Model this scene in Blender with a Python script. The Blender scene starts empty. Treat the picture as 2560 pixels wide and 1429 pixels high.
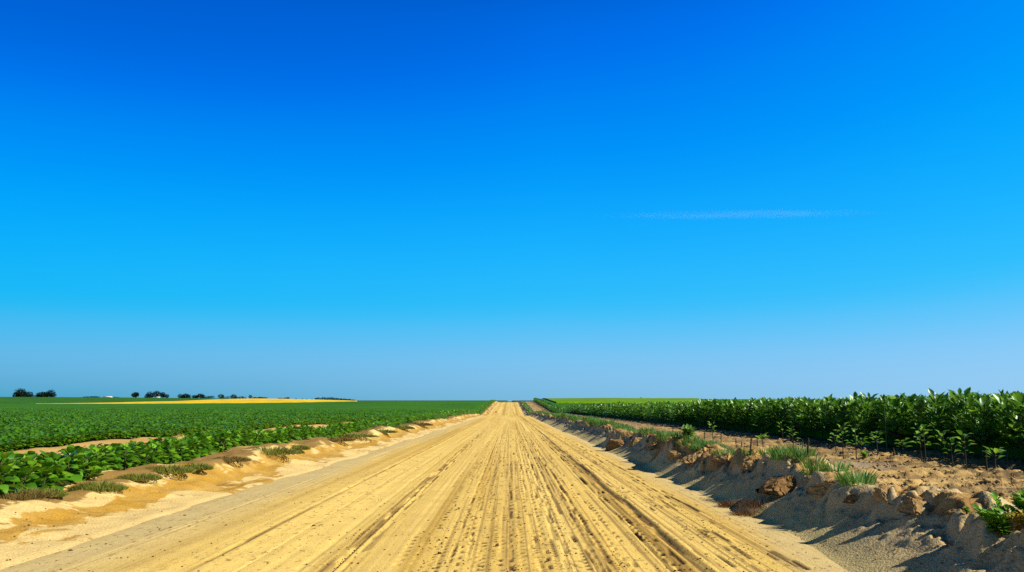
import bpy, bmesh, math, random
import numpy as np
from mathutils import Vector, Matrix, noise as mnoise

random.seed(7)
RNG = np.random.default_rng(7)
sc = bpy.context.scene
COL = sc.collection
PI = math.pi
EXPO = 0.5

# ------------------------------------------------------------------ camera (photograph is 2560 x 1429)
F = 2000.0
CAMZ = 1.3
PITCH = math.atan(285.5 / F)
YAW = -0.0025
cam = bpy.data.cameras.new('camera')
camo = bpy.data.objects.new('camera', cam)
COL.objects.link(camo)
camo.location = (0, 0, CAMZ)
camo.rotation_euler = (PI / 2 + PITCH, 0, YAW)
cam.sensor_width = 36.0
cam.lens = 36.0 * F / 2560.0
cam.clip_start = 0.05
cam.clip_end = 60000.0
sc.camera = camo
_R = camo.rotation_euler.to_matrix()
_fw, _rt, _up = -_R.col[2], _R.col[0], _R.col[1]


def ray(px, py):
    d = _fw + _rt * ((px - 1280.0) / F) + _up * ((714.5 - py) / F)
    return d / d.y


def at(px, py, Y):
    d = ray(px, py)
    return Vector((d.x * Y, Y, CAMZ + d.z * Y))


# ------------------------------------------------------------------ numpy noise
def _h(ix, iy, s):
    n = (ix.astype(np.int64) * 374761393 + iy.astype(np.int64) * 668265263 + s * 2147483647 + 12345) & 0xffffffff
    n = ((n ^ (n >> 13)) * 1274126177) & 0xffffffff
    n = (n ^ (n >> 16)) & 0xffffffff
    n = (n * 2246822519) & 0xffffffff
    n = n ^ (n >> 15)
    return (n & 0xffffff) / float(0xffffff) * 2 - 1


def vn(x, y=0.0, s=0):
    x = np.asarray(x, float)
    y = np.asarray(y, float) + np.zeros_like(x)
    x = x + np.zeros_like(y)
    ix, iy = np.floor(x), np.floor(y)
    fx, fy = x - ix, y - iy
    ux, uy = fx * fx * fx * (fx * (fx * 6 - 15) + 10), fy * fy * fy * (fy * (fy * 6 - 15) + 10)
    a, b = _h(ix, iy, s), _h(ix + 1, iy, s)
    c, d = _h(ix, iy + 1, s), _h(ix + 1, iy + 1, s)
    return (a * (1 - ux) + b * ux) * (1 - uy) + (c * (1 - ux) + d * ux) * uy


def fbm(x, y=0.0, s=0, o=4, g=0.5):
    r, a, t = 0.0, 1.0, 0.0
    for k in range(o):
        r = r + a * vn(np.asarray(x) * 2 ** k + 17.3 * k, np.asarray(y) * 2 ** k + 9.1 * k, s + k * 31)
        t += a
        a *= g
    return r / t


def sst(a, b, x):
    t = np.clip((np.asarray(x, float) - a) / (b - a), 0, 1)
    return t * t * (3 - 2 * t)


def mixc(a, b, t):
    t = np.asarray(t)[..., None]
    return np.asarray(a, float) * (1 - t) + np.asarray(b, float) * t


# ------------------------------------------------------------------ terrain
_ty = np.arange(-60, 900, 0.5)
_tz = np.interp(_ty, [-60, 0, 60, 110, 126, 130, 137, 146, 156, 166, 185, 220, 260, 298, 308, 318, 335, 360, 450, 700, 900],
                [0.45, 0, -.46, -.86, -.99, -1.08, -1.45, -1.78, -1.82, -1.68, -1.36, -.70, -.08, .57, .70, .71, .60, .3, -.8, -2.5, -4])
_k = np.ones(5) / 5
_tz = np.convolve(np.pad(_tz, 2, mode='edge'), _k, 'valid')


def zroad(Y):
    return np.interp(Y, _ty, _tz)


YA = np.array([-60, 0, 60, 129, 141, 158, 200, 300, 450, 640, 1500, 6000], float)


def zside(X, Y):
    """rolling land away from the road"""
    Ys = np.maximum(Y, 60.0)
    px = 1275 + F * X / Ys
    ew = lambda xs, es: np.interp(px, xs, es)
    l300 = 1.3 + ew([-400, 300, 640, 760, 890, 1100, 1240, 1320, 1420, 1700, 2100, 3000],
                    [-8, -9, -8, -6, -3, -2.0, -2.0, -2.5, -1.6, -2.4, -4.2, -5]) * 300 / F
    l450 = 1.3 + ew([-400, 70, 300, 440, 540, 640, 700, 800, 880, 950, 1240, 1320, 3000],
                    [-6, -5.5, -4, -2.6, 2, 4.6, 3.8, 1.8, -.6, -4, -6, -9, -9]) * 450 / F
    l640 = 1.3 + ew([-400, 0, 300, 540, 640, 700, 800, 885, 1000, 1240, 3000],
                    [9.5, 8.6, 7.2, 4.8, 4.2, 3.2, 1.2, -1.2, -5, -7, -9]) * 640 / F
    l1500 = 1.3 + ew([-400, 0, 300, 540, 700, 885, 1000, 1240, 3000],
                     [8.0, 7.4, 6.4, 4.2, 3.2, -1.5, -4, -5, -5]) * 1500 / F
    left = X < 0
    z129 = np.where(left, -.50, -1.02)
    z141 = np.where(left, -.98, -1.58)
    z150 = np.where(left, -1.02, -1.80)
    z200 = np.where(left, -.52, -1.05)
    vals = [np.full_like(Y, .45), np.zeros_like(Y), np.where(left, -.22, -.45), z129, z141, z150, z200, l300, l450, l640, l1500,
            np.full_like(Y, 4.0)]
    out = np.zeros_like(Y)
    for i in range(len(YA) - 1):
        m = (Y >= YA[i]) & (Y < YA[i + 1])
        t = (Y - YA[i]) / (YA[i + 1] - YA[i])
        if YA[i] >= 200:
            t = t * t * (3 - 2 * t) * .7 + t * .3
        out = np.where(m, vals[i] * (1 - t) + vals[i + 1] * t, out)
    return out


def foot_l(Y):
    return 4.25 + .16 * fbm(Y * .22, 0, 1, 2) + .09 * vn(Y * .9, 0, 2) + .05 * vn(Y * 2.3, 0, 89)


def crest_l(Y):
    return 5.55 + .28 * vn(Y * .16, 0, 3) + .16 * vn(Y * .55, 0, 4)


def foot_r(Y):
    return 3.06 - .36 * (1 - sst(6, 9.5, Y)) + .12 * fbm(Y * .25, 0, 5, 2) + .06 * vn(Y * 1.2, 0, 6)


def crest_r(Y):
    return 3.84 - .40 * (1 - sst(5.6, 8.5, Y)) + .20 * vn(Y * .21, 0, 7) + .17 * vn(Y * .75, 0, 8) + .07 * vn(Y * 1.9, 0, 88)


def ground_z(X, Y, fine=True):
    X = np.asarray(X, float)
    Y = np.asarray(Y, float) + np.zeros_like(X)
    X = X + np.zeros_like(Y)
    zr = zroad(Y)
    d = -X
    # left bank
    fl, cl = foot_l(Y), crest_l(Y)
    hl = .35 + .08 * vn(Y * .3, 0, 9) + .04 * vn(Y * 1.3, 0, 10)
    s = np.clip((d - fl) / (cl - fl), 0, 1)
    sk = np.clip(s + (.10 * vn(Y * 1.4, d, 31) + .06 * vn(Y * 3.7, d, 32)) * (s > 0) * (s < 1), 0, 1)
    prof = s * .55 + .45 * sst(.45, .95, sk)
    zl = hl * prof
    zl = zl + np.where(d > cl, -.06 * sst(0, .9, d - cl), 0)
    zl = zl + np.where(d > 6.6, 19e-2 * sst(6.8, 9.0, d) + .05 * sst(9.8, 10.6, d), 0)
    # right bank
    fr, cr = foot_r(Y), crest_r(Y)
    hr = .42 - .05 * (1 - sst(5.6, 7.4, Y)) + .07 * vn(Y * .33, 0, 11) + .07 * vn(Y * .9, 0, 12) + .03 * vn(Y * 2.3, 0, 13)
    s2 = np.clip((X - fr) / (cr - fr), 0, 1)
    sj = s2 + (.13 * vn(Y * 1.7, X * .8, 27) + .08 * vn(Y * 4.3, X * 1.5, 28) + .04 * vn(Y * 9.0, X * 3, 29)) * (s2 > 0) * (s2 < 1)
    prof2 = .80 * np.clip(s2 / .95, 0, 1) ** .95 + .20 * sst(.70, .88, sj)
    zq = hr * prof2
    back = sst(0.15, 1.5, X - cr)
    zq = np.where(X > cr, hr * (1 - back) + .25 * back, zq)
    lat = np.where(X < 0, np.where(d > fl, zl, 0), np.where(X > fr, zq, 0))
    lat = lat - .14 * (np.clip((fl - d) / .4, 0, 1) * (X < 0) + np.clip((fr - X) / .4, 0, 1) * (X >= 0))
    if fine:
        m = (d > fl) & (d < cl + 1.5)
        n1 = (fbm(d * 1.3 + .5 * Y, Y * .9, 14, 4) * .12 - .09 * np.maximum(0, vn(Y * 1.9 + .8 * d, d * .5, 30))) * np.clip((d - fl) / .5, 0, 1)
        n1 = n1 + fbm(d * 5, Y * 4, 15, 3) * .022 * np.clip((d - fl) / .5, 0, 1)
        lat = lat + np.where(m, n1, 0)
        # right bank: spurs, gullies, clods
        m2 = (X > fr) & (X < cr + 1.6)
        gate = np.clip((X - fr) / .6, 0, 1)
        top = np.exp(-((X - cr - .08) / .40) ** 2)
        spur = vn(Y * 1.45 + .5 * X, X * .45, 16)
        lump = sst(.0, .16, fbm(X * 1.9, Y * 1.5, 17, 4, .62)) + .5 * sst(.05, .15, fbm(X * 4.5, Y * 3.6, 23, 3, .6))
        crumb = np.maximum(0, fbm(X * 8, Y * 7, 18, 2, .5) - .15)
        n2 = .10 * spur * gate * np.exp(-((X - cr + .20) / .5) ** 2) + (.105 + .05 * vn(Y * .8, 0, 34)) * lump * top + .14 * crumb * np.clip(top * 1.3, 0, 1)
        n2 = np.where(n2 > .10, .10 + .38 * (n2 - .10), n2)
        n2 = n2 + (.018 * fbm(X * 5 + Y, Y * 5, 19, 4, .6) + .012 * sst(.15, .4, fbm(X * 11, Y * 9, 33, 2))) * gate
        lat = lat + np.where(m2, n2, 0)
        # tilled ground
        m3 = sst(cr + .7, cr + 1.6, X) * (1 - sst(9.8, 11, X)) * (Y < 130)
        till = .018 * sst(.0, .25, fbm(X * 3.2, Y * 5.0, 20, 3, .6)) + .05 * sst(.06, .2, fbm(X * 8.0, Y * 9.5, 24, 2)) * sst(-.2, .3, fbm(X * .7, Y * 1.9, 26, 2)) + .022 * sst(.2, .35, vn(X * 15, Y * 14, 25)) + .03 * np.sin(Y * 5.6 + 1.2 * vn(X * .6, Y * .3, 21)) \
            + .045 * fbm(X * .9, Y * 1.6, 22, 2)
        lat = lat + m3 * till
    w = sst(11, 42, np.abs(X)) 
    w = np.maximum(w, sst(318, 420, Y) * sst(6, 20, np.abs(X)))
    fade = 1 - sst(330, 420, Y)
    return (zr + lat * fade) * (1 - w) + (zside(X, Y) + .32 * (1 - sst(120, 330, Y))) * w


def gz(x, y):
    return float(ground_z(np.array([x]), np.array([y]))[0])


_hy = np.concatenate([np.arange(3, 60, .02), np.arange(60, 900, .25)])


def hit(px, py):
    d = ray(px, py)
    X = d.x * _hy
    below = ground_z(X, _hy) > CAMZ + d.z * _hy
    i = int(np.argmax(below)) if below.any() else len(_hy) - 1
    return float(X[i]), float(_hy[i])


# ------------------------------------------------------------------ object helpers
def tag(o, label=None, cat=None, group=None, kind=None):
    if label:
        o['label'] = label
    if cat:
        o['category'] = cat
    if group:
        o['group'] = group
    if kind:
        o['kind'] = kind
    return o


def empty(name, loc, rz=0.0, scale=1.0):
    o = bpy.data.objects.new(name, None)
    COL.objects.link(o)
    o.location = loc
    o.rotation_euler = (0, 0, rz)
    o.scale = (scale, scale, scale)
    o.empty_display_size = .1
    return o


def np_mesh(name, V, T, smooth=False, tint=None, col=None, nside=3):
    V = np.ascontiguousarray(V, np.float32)
    T = np.ascontiguousarray(T, np.int32)
    me = bpy.data.meshes.new(name)
    me.vertices.add(len(V))
    me.vertices.foreach_set('co', V.ravel())
    n = len(T)
    me.loops.add(n * nside)
    me.loops.foreach_set('vertex_index', T.ravel())
    me.polygons.add(n)
    me.polygons.foreach_set('loop_start', np.arange(0, n * nside, nside, dtype=np.int32))
    me.polygons.foreach_set('loop_total', np.full(n, nside, np.int32))
    if smooth:
        me.polygons.foreach_set('use_smooth', np.ones(n, bool))
    if tint is not None:
        a = me.attributes.new('tint', 'FLOAT', 'POINT')
        a.data.foreach_set('value', np.ascontiguousarray(tint, np.float32))
    if col is not None:
        a = me.attributes.new('col', 'FLOAT_COLOR', 'POINT')
        c4 = np.ones((len(V), 4), np.float32)
        c4[:, :3] = col
        a.data.foreach_set('color', c4.ravel())
    me.update(calc_edges=True)
    me.validate()
    return me


def link(name, me, mat, parent=None):
    if mat and not me.materials:
        me.materials.append(mat)
    o = bpy.data.objects.new(name, me)
    COL.objects.link(o)
    if parent:
        o.parent = parent
    return o


def grid_mesh(name, X, Y, Z, col=None, tint=None, smooth=True):
    nr, nc = X.shape
    V = np.stack([X, Y, Z], -1).reshape(-1, 3)
    i = np.arange(nr * nc).reshape(nr, nc)
    Q = np.stack([i[:-1, :-1], i[:-1, 1:], i[1:, 1:], i[1:, :-1]], -1).reshape(-1, 4)
    return np_mesh(name, V, Q, smooth, tint=None if tint is None else tint.ravel(),
                   col=None if col is None else col.reshape(-1, 3), nside=4)


# ------------------------------------------------------------------ materials
def new_mat(name):
    m = bpy.data.materials.new(name)
    m.use_nodes = True
    nt = m.node_tree
    return m, nt, nt.nodes['Principled BSDF'], nt.nodes['Material Output']


def mul_noise(nt, src, scale, lo, hi, detail=4.0, coord='Object', stretch=(1, 1, 1)):
    tc = nt.nodes.new('ShaderNodeTexCoord')
    mp = nt.nodes.new('ShaderNodeMapping')
    mp.inputs['Scale'].default_value = stretch
    nz = nt.nodes.new('ShaderNodeTexNoise')
    nz.inputs['Scale'].default_value = scale
    nz.inputs['Detail'].default_value = detail
    mr = nt.nodes.new('ShaderNodeMapRange')
    mr.inputs['From Min'].default_value = .3
    mr.inputs['From Max'].default_value = .7
    mr.inputs['To Min'].default_value = lo
    mr.inputs['To Max'].default_value = hi
    mx = nt.nodes.new('ShaderNodeMix')
    mx.data_type = 'RGBA'
    mx.blend_type = 'MULTIPLY'
    mx.inputs['Factor'].default_value = 1
    L = nt.links.new
    L(tc.outputs[coord], mp.inputs['Vector'])
    L(mp.outputs[0], nz.inputs['Vector'])
    L(nz.outputs['Fac'], mr.inputs['Value'])
    L(src, mx.inputs['A'])
    L(mr.outputs[0], mx.inputs['B'])
    return mx.outputs['Result'], nz.outputs['Fac']


def bump(nt, bs, h, dist, strength=1.0):
    b = nt.nodes.new('ShaderNodeBump')
    b.inputs['Distance'].default_value = dist
    b.inputs['Strength'].default_value = strength
    nt.links.new(h, b.inputs['Height'])
    nt.links.new(b.outputs[0], bs.inputs['Normal'])


def soil_mat(name, bscale=55, bdist=.008):
    m, nt, bs, out = new_mat(name)
    at_ = nt.nodes.new('ShaderNodeAttribute')
    at_.attribute_name = 'col'
    c, f = mul_noise(nt, at_.outputs['Color'], 38, .84, 1.12, 6)
    c, f2 = mul_noise(nt, c, 2.2, .93, 1.06, 3)
    nt.links.new(c, bs.inputs['Base Color'])
    bs.inputs['Roughness'].default_value = .95
    bs.inputs['Specular IOR Level'].default_value = .15
    tc = nt.nodes.new('ShaderNodeTexCoord')
    nz = nt.nodes.new('ShaderNodeTexNoise')
    nz.inputs['Scale'].default_value = bscale
    nz.inputs['Detail'].default_value = 5
    nt.links.new(tc.outputs['Object'], nz.inputs['Vector'])
    bump(nt, bs, nz.outputs['Fac'], bdist)
    return m


def flat_mat(name, rgb, scale=20, lo=.7, hi=1.25, rough=.9, bd=0.0, spec=.2):
    m, nt, bs, out = new_mat(name)
    r = nt.nodes.new('ShaderNodeRGB')
    r.outputs[0].default_value = (*rgb, 1)
    c, f = mul_noise(nt, r.outputs[0], scale, lo, hi)
    nt.links.new(c, bs.inputs['Base Color'])
    bs.inputs['Roughness'].default_value = rough
    bs.inputs['Specular IOR Level'].default_value = spec
    if bd:
        bump(nt, bs, f, bd)
    return m


def leaf_mat(name, dark, mid, light, rough=.4, trans=.28, spec=.5):
    m, nt, bs, out = new_mat(name)
    a = nt.nodes.new('ShaderNodeAttribute')
    a.attribute_name = 'tint'
    r = nt.nodes.new('ShaderNodeValToRGB')
    r.color_ramp.elements[0].color = (*dark, 1)
    r.color_ramp.elements[1].color = (*light, 1)
    e = r.color_ramp.elements.new(.55)
    e.color = (*mid, 1)
    L = nt.links.new
    L(a.outputs['Fac'], r.inputs[0])
    c, f = mul_noise(nt, r.outputs[0], 9, .85, 1.15, 3)
    L(c, bs.inputs['Base Color'])
    bs.inputs['Roughness'].default_value = rough
    bs.inputs['Specular IOR Level'].default_value = spec
    t = nt.nodes.new('ShaderNodeBsdfTranslucent')
    hs = nt.nodes.new('ShaderNodeHueSaturation')
    hs.inputs['Hue'].default_value = .47
    hs.inputs['Value'].default_value = 1.6
    L(c, hs.inputs['Color'])
    L(hs.outputs[0], t.inputs['Color'])
    mx = nt.nodes.new('ShaderNodeMixShader')
    mx.inputs[0].default_value = trans
    L(bs.outputs[0], mx.inputs[1])
    L(t.outputs[0], mx.inputs[2])
    L(mx.outputs[0], out.inputs['Surface'])
    return m


M_GROUND = soil_mat('bank_and_field_soil', 45, .014)
M_ROAD = soil_mat('packed_sand_road', 70, .006)
M_CROP = leaf_mat('crop_leaf', (.018, .07, .004), (.05, .19, .011), (.18, .40, .03), .44, .3, .85)
M_SOY = leaf_mat('soybean_leaf', (.03, .105, .004), (.065, .21, .008), (.19, .39, .015), .40, .3)
M_STEM = flat_mat('plant_stem', (.07, .075, .02), 30)
M_DARKSTEM = flat_mat('dark_dry_stem', (.035, .03, .015), 30)
M_GRASS = leaf_mat('verge_grass', (.04, .12, .015), (.09, .22, .03), (.24, .38, .08), .55, .3)
M_OLIVE = leaf_mat('olive_grass', (.10, .10, .010), (.17, .19, .018), (.27, .30, .04), .7, .3)
M_STRAW = leaf_mat('straw_grass', (.10, .065, .010), (.18, .13, .022), (.28, .21, .05), .8, .25)
M_DRY = leaf_mat('dry_grass', (.07, .032, .008), (.15, .075, .02), (.30, .18, .06), .8, .2)
M_TREE = leaf_mat('tree_foliage', (.004, .009, .004), (.008, .018, .007), (.018, .034, .011), .8, .05, .1)
M_TRUNK = flat_mat('tree_bark', (.035, .025, .018), 4)
M_CLOD = flat_mat('orange_clod', (.36, .22, .085), 14, .72, 1.15, .95, .035, .1)
M_CLOD2 = flat_mat('brown_clod', (.22, .125, .045), 14, .7, 1.2, .95, .035, .1)
M_CRUMB = flat_mat('damp_soil_crumb', (.085, .045, .016), 12, .7, 1.3, .95, 0, .1)


def canopy_mat(name, a, b, scale, bd, stretch=(1, 1, 1)):
    m, nt, bs, out = new_mat(name)
    r = nt.nodes.new('ShaderNodeRGB')
    r.outputs[0].default_value = (*a, 1)
    c, f = mul_noise(nt, r.outputs[0], scale, .75, 1.25, 6, stretch=stretch)
    c, f2 = mul_noise(nt, c, .05, .85, 1.15, 3)
    nt.links.new(c, bs.inputs['Base Color'])
    bs.inputs['Roughness'].default_value = .8
    bs.inputs['Specular IOR Level'].default_value = .04
    bump(nt, bs, f, bd)
    return m


M_FIELD = canopy_mat('green_crop_canopy', (.040, .135, .003), None, 2.2, .06)
M_FIELD2 = canopy_mat('distant_green_field', (.034, .12, .007), None, .6, .1)
M_LIME = canopy_mat('lime_green_field', (.12, .235, .004), None, .8, .05)
M_YELLOW = canopy_mat('ripe_yellow_field', (.70, .46, .018), None, .25, .02, (1, .3, 1))

# ------------------------------------------------------------------ ground sheet
def rows(y0, y1, k, dmin, gmax):
    out = [y0]
    while out[-1] < y1:
        y = out[-1]
        out.append(y + max(dmin, min(y * y / k, gmax * y)))
    return np.array(out)


ys = np.concatenate([np.arange(-8, 4.6, .4), rows(4.6, 5200, 3000, .02, .013)])


def geo(a, b, d0, g):
    out = [a]
    d = d0
    while out[-1] < b:
        out.append(out[-1] + d)
        d *= g
    return np.array(out)


xs = np.concatenate([-geo(13, 5200, .3, 1.09)[::-1], np.arange(-12.9, -8, .12), np.arange(-8, -3.9, .03),
                     np.arange(-3.9, 2.3, .4), np.arange(2.3, 5.2, .025), np.arange(5.2, 10.2, .045),
                     geo(10.3, 5200, .3, 1.09)])
GX, GY = np.meshgrid(xs, ys)
GZ = ground_z(GX, GY)
d = -GX
FLm, CLm, FRm, CRm = foot_l(GY), crest_l(GY), foot_r(GY), crest_r(GY)
cream = np.array((.60, .43, .165))
tan_ = np.array((.385, .205, .022))
brown = np.array((.20, .105, .03))
gcol = np.broadcast_to(np.array((.05, .10, .02)), GX.shape + (3,)).copy()
# left bank: pale loose sand with damp crusted patches
sL = (d - FLm) / (CLm - FLm)
lb = mixc(cream, cream * (1.04, 1.02, .98), .5 + .5 * fbm(GX * .8, GY * .5, 40))
wx = fbm(GX * 1.3, GY * .9, 41, 3) * .25
pn = fbm(d * 3.4 + .9 * GY + wx, GY * 1.1 - .5 * d, 42, 5, .68)
band = np.exp(-((sL + wx - .50) / .22) ** 2)
patch = sst(.0, .03, pn * 1.0 + band * .95 - .31 + .22 * vn(GY * .35, 0, 39))
tanv = mixc(tan_, np.array((.46, .27, .05)), sst(.0, .45, fbm(GX * 3, GY * 2, 38, 4)))
lb = mixc(lb, tanv, patch * (.9 + .1 * fbm(GX * 6, GY * 5, 37, 2)))
pn2 = fbm(d * 2.6 + .6 * GY, GY * 1.1, 43, 5, .68)
patch2 = sst(.0, .04, pn2 * 1.0 + sst(.68, 1.05, sL + wx * .8) * .85 - .45)
lb = mixc(lb, (.245, .145, .038), patch2)
floorL = mixc((.30, .19, .07), (.22, .15, .05), .5 + .5 * fbm(GX, GY, 44))
lcol = mixc(lb, floorL, sst(.3, .8, d - CLm))
path = mixc((.56, .36, .11), (.46, .28, .08), sst(-.1, .4, fbm(GX * .8, GY * .3, 45)))
lcol = mixc(lcol, path, sst(6.9, 7.2, d) * (1 - sst(8.9, 9.1, d)) * (1 - sst(38, 52, GY)))
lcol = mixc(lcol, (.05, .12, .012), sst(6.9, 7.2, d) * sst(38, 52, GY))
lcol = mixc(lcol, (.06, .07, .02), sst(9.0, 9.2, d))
# right bank: greyer sand, orange-brown broken crest, tilled soil behind
grey = mixc((.50, .37, .175), (.42, .315, .16), .5 + .5 * fbm(GX * 1.1, GY * .7, 46))
rb = mixc((.60, .455, .18), grey, sst(.0, .5, GX - FRm + .12 * fbm(GX * 2, GY * 1.3, 36)))
cl = sst(.0, .14, fbm(GX * 2.4, GY * 1.6, 47, 5, .6) * .7 + np.exp(-((GX - CRm - .10) / .33) ** 2) * .85 - .47 + .30 * vn(GY * .42, 0, 53))
rb = mixc(rb, mixc((.41, .245, .08), (.25, .135, .042), sst(-.1, .2, fbm(GX * 5, GY * 4, 48))), cl)
till = mixc((.46, .30, .105), (.25, .155, .06), sst(-.2, .3, fbm(GX * 1.3, GY * 3.4, 49)))
till = mixc(till, (.12, .08, .04), .8 * sst(.08, .22, fbm(GX * .75, GY * 3.2, 52, 5, .62)) * (1 - sst(14, 40, GY) * .5))  # dark streaks along X: shadows of clods and plants painted into the soil
till = mixc(till, (.33, .26, .17), sst(.1, .4, fbm(GX * .35, GY * .5, 50)) * (1 - sst(6.0, 7.2, GX)))
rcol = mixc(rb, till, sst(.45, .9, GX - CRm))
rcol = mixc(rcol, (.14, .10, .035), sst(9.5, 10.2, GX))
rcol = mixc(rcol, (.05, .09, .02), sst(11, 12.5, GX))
near = (GY < 335)
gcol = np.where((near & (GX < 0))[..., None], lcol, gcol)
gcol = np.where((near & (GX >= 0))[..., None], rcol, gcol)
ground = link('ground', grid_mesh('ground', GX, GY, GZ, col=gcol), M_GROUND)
tag(ground, kind='structure')
del GX, GY, GZ, gcol

# ------------------------------------------------------------------ road sheet with tyre tracks
ry = np.concatenate([np.arange(-6, 4.6, .3), rows(4.6, 345, 3000, .016, .014)])
rx = np.arange(-5.0, 4.05, .0147)
RX, RY = np.meshgrid(rx, ry)
XW = RX + .05 * vn(RY * .06, 0, 60) + .006 * vn(RY * .4, 0, 61)
nearw = 1 - sst(60, 110, RY)
RZ = zroad(RY) + .03 * (1 - ((RX + .75) / 3.4) ** 2).clip(-1, 1)
RZ += .010 * fbm(XW * 1.6, RY * .10, 62, 2) * nearw + .0035 * fbm(XW * 7, RY * .25, 63, 3) * nearw
rs = random.Random(11)


DAMP_SHADE = np.zeros_like(RX)  # damp soil plus ridge shade, painted dark inside grooves and tread prints


def groove(x0, w, dep, seg=None, seed=0, berm=.3):
    u = XW - x0 - .012 * vn(RY * .9, 0, seed + 5)
    g = -np.exp(-(u / w) ** 2) + berm * np.exp(-((np.abs(u) - 2.0 * w) / w) ** 2)
    a = dep * (.65 + .35 * vn(RY * .6, 0, seed))
    if seg is not None:
        f, th = seg
        a = a * sst(th, th + .18, vn(RY * f, seed * .37, seed + 1))
    DAMP_SHADE[:] = np.maximum(DAMP_SHADE, np.exp(-(u / (w * 1.0)) ** 4) * np.clip(a / .016, 0, 1) * (1.0 if seg is not None else .7) * (dep > .0075))
    return g * a


def cleat(x0, w, pitch, dep, seed, th):
    u = XW - x0 - .01 * vn(RY * 1.1, 0, seed)
    ph = (RY / pitch + .25 * vn(RY * .7, 0, seed + 2) + seed * .31) % 1.0
    on = sst(.05, .16, ph) * (1 - sst(.52, .66, ph))
    env = sst(th, th + .2, fbm(RY * .55, seed * .7, seed + 3, 2))
    on = on * sst(-.55, -.35, vn(np.floor(RY / pitch + seed * .31) * 1.7, seed * 1.1, seed + 4))
    edge = np.exp(-(u / w) ** 4)
    DAMP_SHADE[:] = np.maximum(DAMP_SHADE, edge * on * env * sst(-.6, .1, vn(RY * 1.3, seed * .9, seed + 7)))
    return -dep * edge * on * env


# the two wheel ruts either side, each a bundle of narrow grooves
for cx, n, sp in ((-1.42, 5, .17), (1.45, 6, .26)):
    for i in range(n):
        RZ += nearw * groove(cx + rs.uniform(-sp, sp), rs.uniform(.016, .032), rs.uniform(.008, .018),
                             None if i < 3 else (rs.uniform(.5, 1.4), rs.uniform(-.3, .2)), 100 + 7 * i + int(cx * 10))
RZ += groove(1.58, .045, .034, None, 171) + groove(-1.47, .030, .022, None, 172) + groove(-2.62, .035, .016, None, 173)
# tread prints down the middle
for i in range(25):
    RZ += nearw * cleat(-.92 + i * .078 + rs.uniform(-.025, .025), rs.uniform(.012, .024), rs.uniform(.10, .40),
                        rs.uniform(.008, .016), 200 + i * 9, rs.uniform(-.45, .0))
for i in range(14):
    RZ += nearw * groove(rs.uniform(-.9, 1.0), rs.uniform(.010, .02), rs.uniform(.008, .018),
                         (rs.uniform(.8, 2.2), rs.uniform(-.1, .35)), 400 + i * 6)
# broken dashes on the right
for i in range(22):
    RZ += nearw * groove(rs.uniform(.8, 2.5), rs.uniform(.012, .024), rs.uniform(.012, .024),
                         (rs.uniform(1.2, 3.2), rs.uniform(.15, .5)), 600 + i * 6)
for i in range(8):
    RZ += nearw * cleat(rs.uniform(.9, 2.4), rs.uniform(.014, .024), rs.uniform(.1, .3), rs.uniform(.012, .026), 800 + i * 9, rs.uniform(.0, .3))
# faint long lines on the left
for i in range(16):
    RZ += nearw * groove(rs.uniform(-4.0, -1.0), rs.uniform(.014, .04), rs.uniform(.003, .007),
                         (rs.uniform(.15, .5), rs.uniform(-.5, .1)), 900 + i * 6)
# tapering under the banks
RZ -= .10 * (sst(-4.5, -5.0, RX) + sst(3.3, 3.95, RX)) + .03
RZ -= .10 * sst(318, 345, RY)
base = np.array((.71, .475, .114))
rc = mixc(base, base * (.80, .74, .58), sst(.0, .55, fbm(XW * 2.6, RY * .035, 70, 4)))
rc = mixc(rc, base * (1.10, 1.12, 1.2), sst(.05, .5, fbm(XW * 1.7, RY * .02, 71, 3)))
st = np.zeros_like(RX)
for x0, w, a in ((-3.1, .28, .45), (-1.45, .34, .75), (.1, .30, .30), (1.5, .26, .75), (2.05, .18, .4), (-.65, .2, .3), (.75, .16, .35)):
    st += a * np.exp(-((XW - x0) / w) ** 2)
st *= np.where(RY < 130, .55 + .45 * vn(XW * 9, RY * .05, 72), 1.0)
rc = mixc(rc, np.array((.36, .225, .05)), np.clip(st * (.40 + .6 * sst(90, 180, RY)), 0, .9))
fl = sst(.10, .34, fbm(XW * 17, RY * .035, 77, 3)) * (.35 + .65 * sst(-1.6, 1.4, XW)) * (1 - .6 * sst(-1.8, -3.4, XW))
rc = mixc(rc, (.30, .175, .038), fl * .48 * (1 - sst(110, 150, RY)))
fl2 = sst(.20, .36, fbm(XW * 42, RY * .11, 78, 2)) * sst(-1.9, .4, XW) * (1 - sst(12, 32, RY))
rc = mixc(rc, (.17, .09, .022), fl2 * .6)
# greyer dust swept to the left edge
gl = sst(-2.9, -4.1, RX + .35 * fbm(RX, RY * .12, 73, 3)) * (1 - sst(70, 130, RY))
rc = mixc(rc, (.48, .375, .175), gl * .75)
rc = mixc(rc, (.58, .45, .20), sst(2.45, 3.0, RX + .3 * (1 - sst(6, 9.5, RY)) + .2 * fbm(RX, RY * .2, 74)) * .8)
# darker damp specks
sp = sst(.50, .60, fbm(XW * 26, RY * 11, 75, 2)) * sst(-.2, .3, fbm(XW * .9, RY * .1, 76)) * nearw
rc = mixc(rc, (.20, .11, .03), sp * .7)
rc = mixc(rc, (.11, .055, .014), np.clip(DAMP_SHADE * 1.3, 0, 1) * .95 * (1 - sst(22, 60, RY) * .6) * nearw * sst(-.5, .1, fbm(XW * 14, RY * 1.6, 79, 3)))
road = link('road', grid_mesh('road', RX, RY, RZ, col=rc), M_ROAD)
tag(road, kind='structure')
_rzx, _rzy, _RZ = rx, ry, RZ.copy()
del RX, RY, RZ, XW, rc


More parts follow.
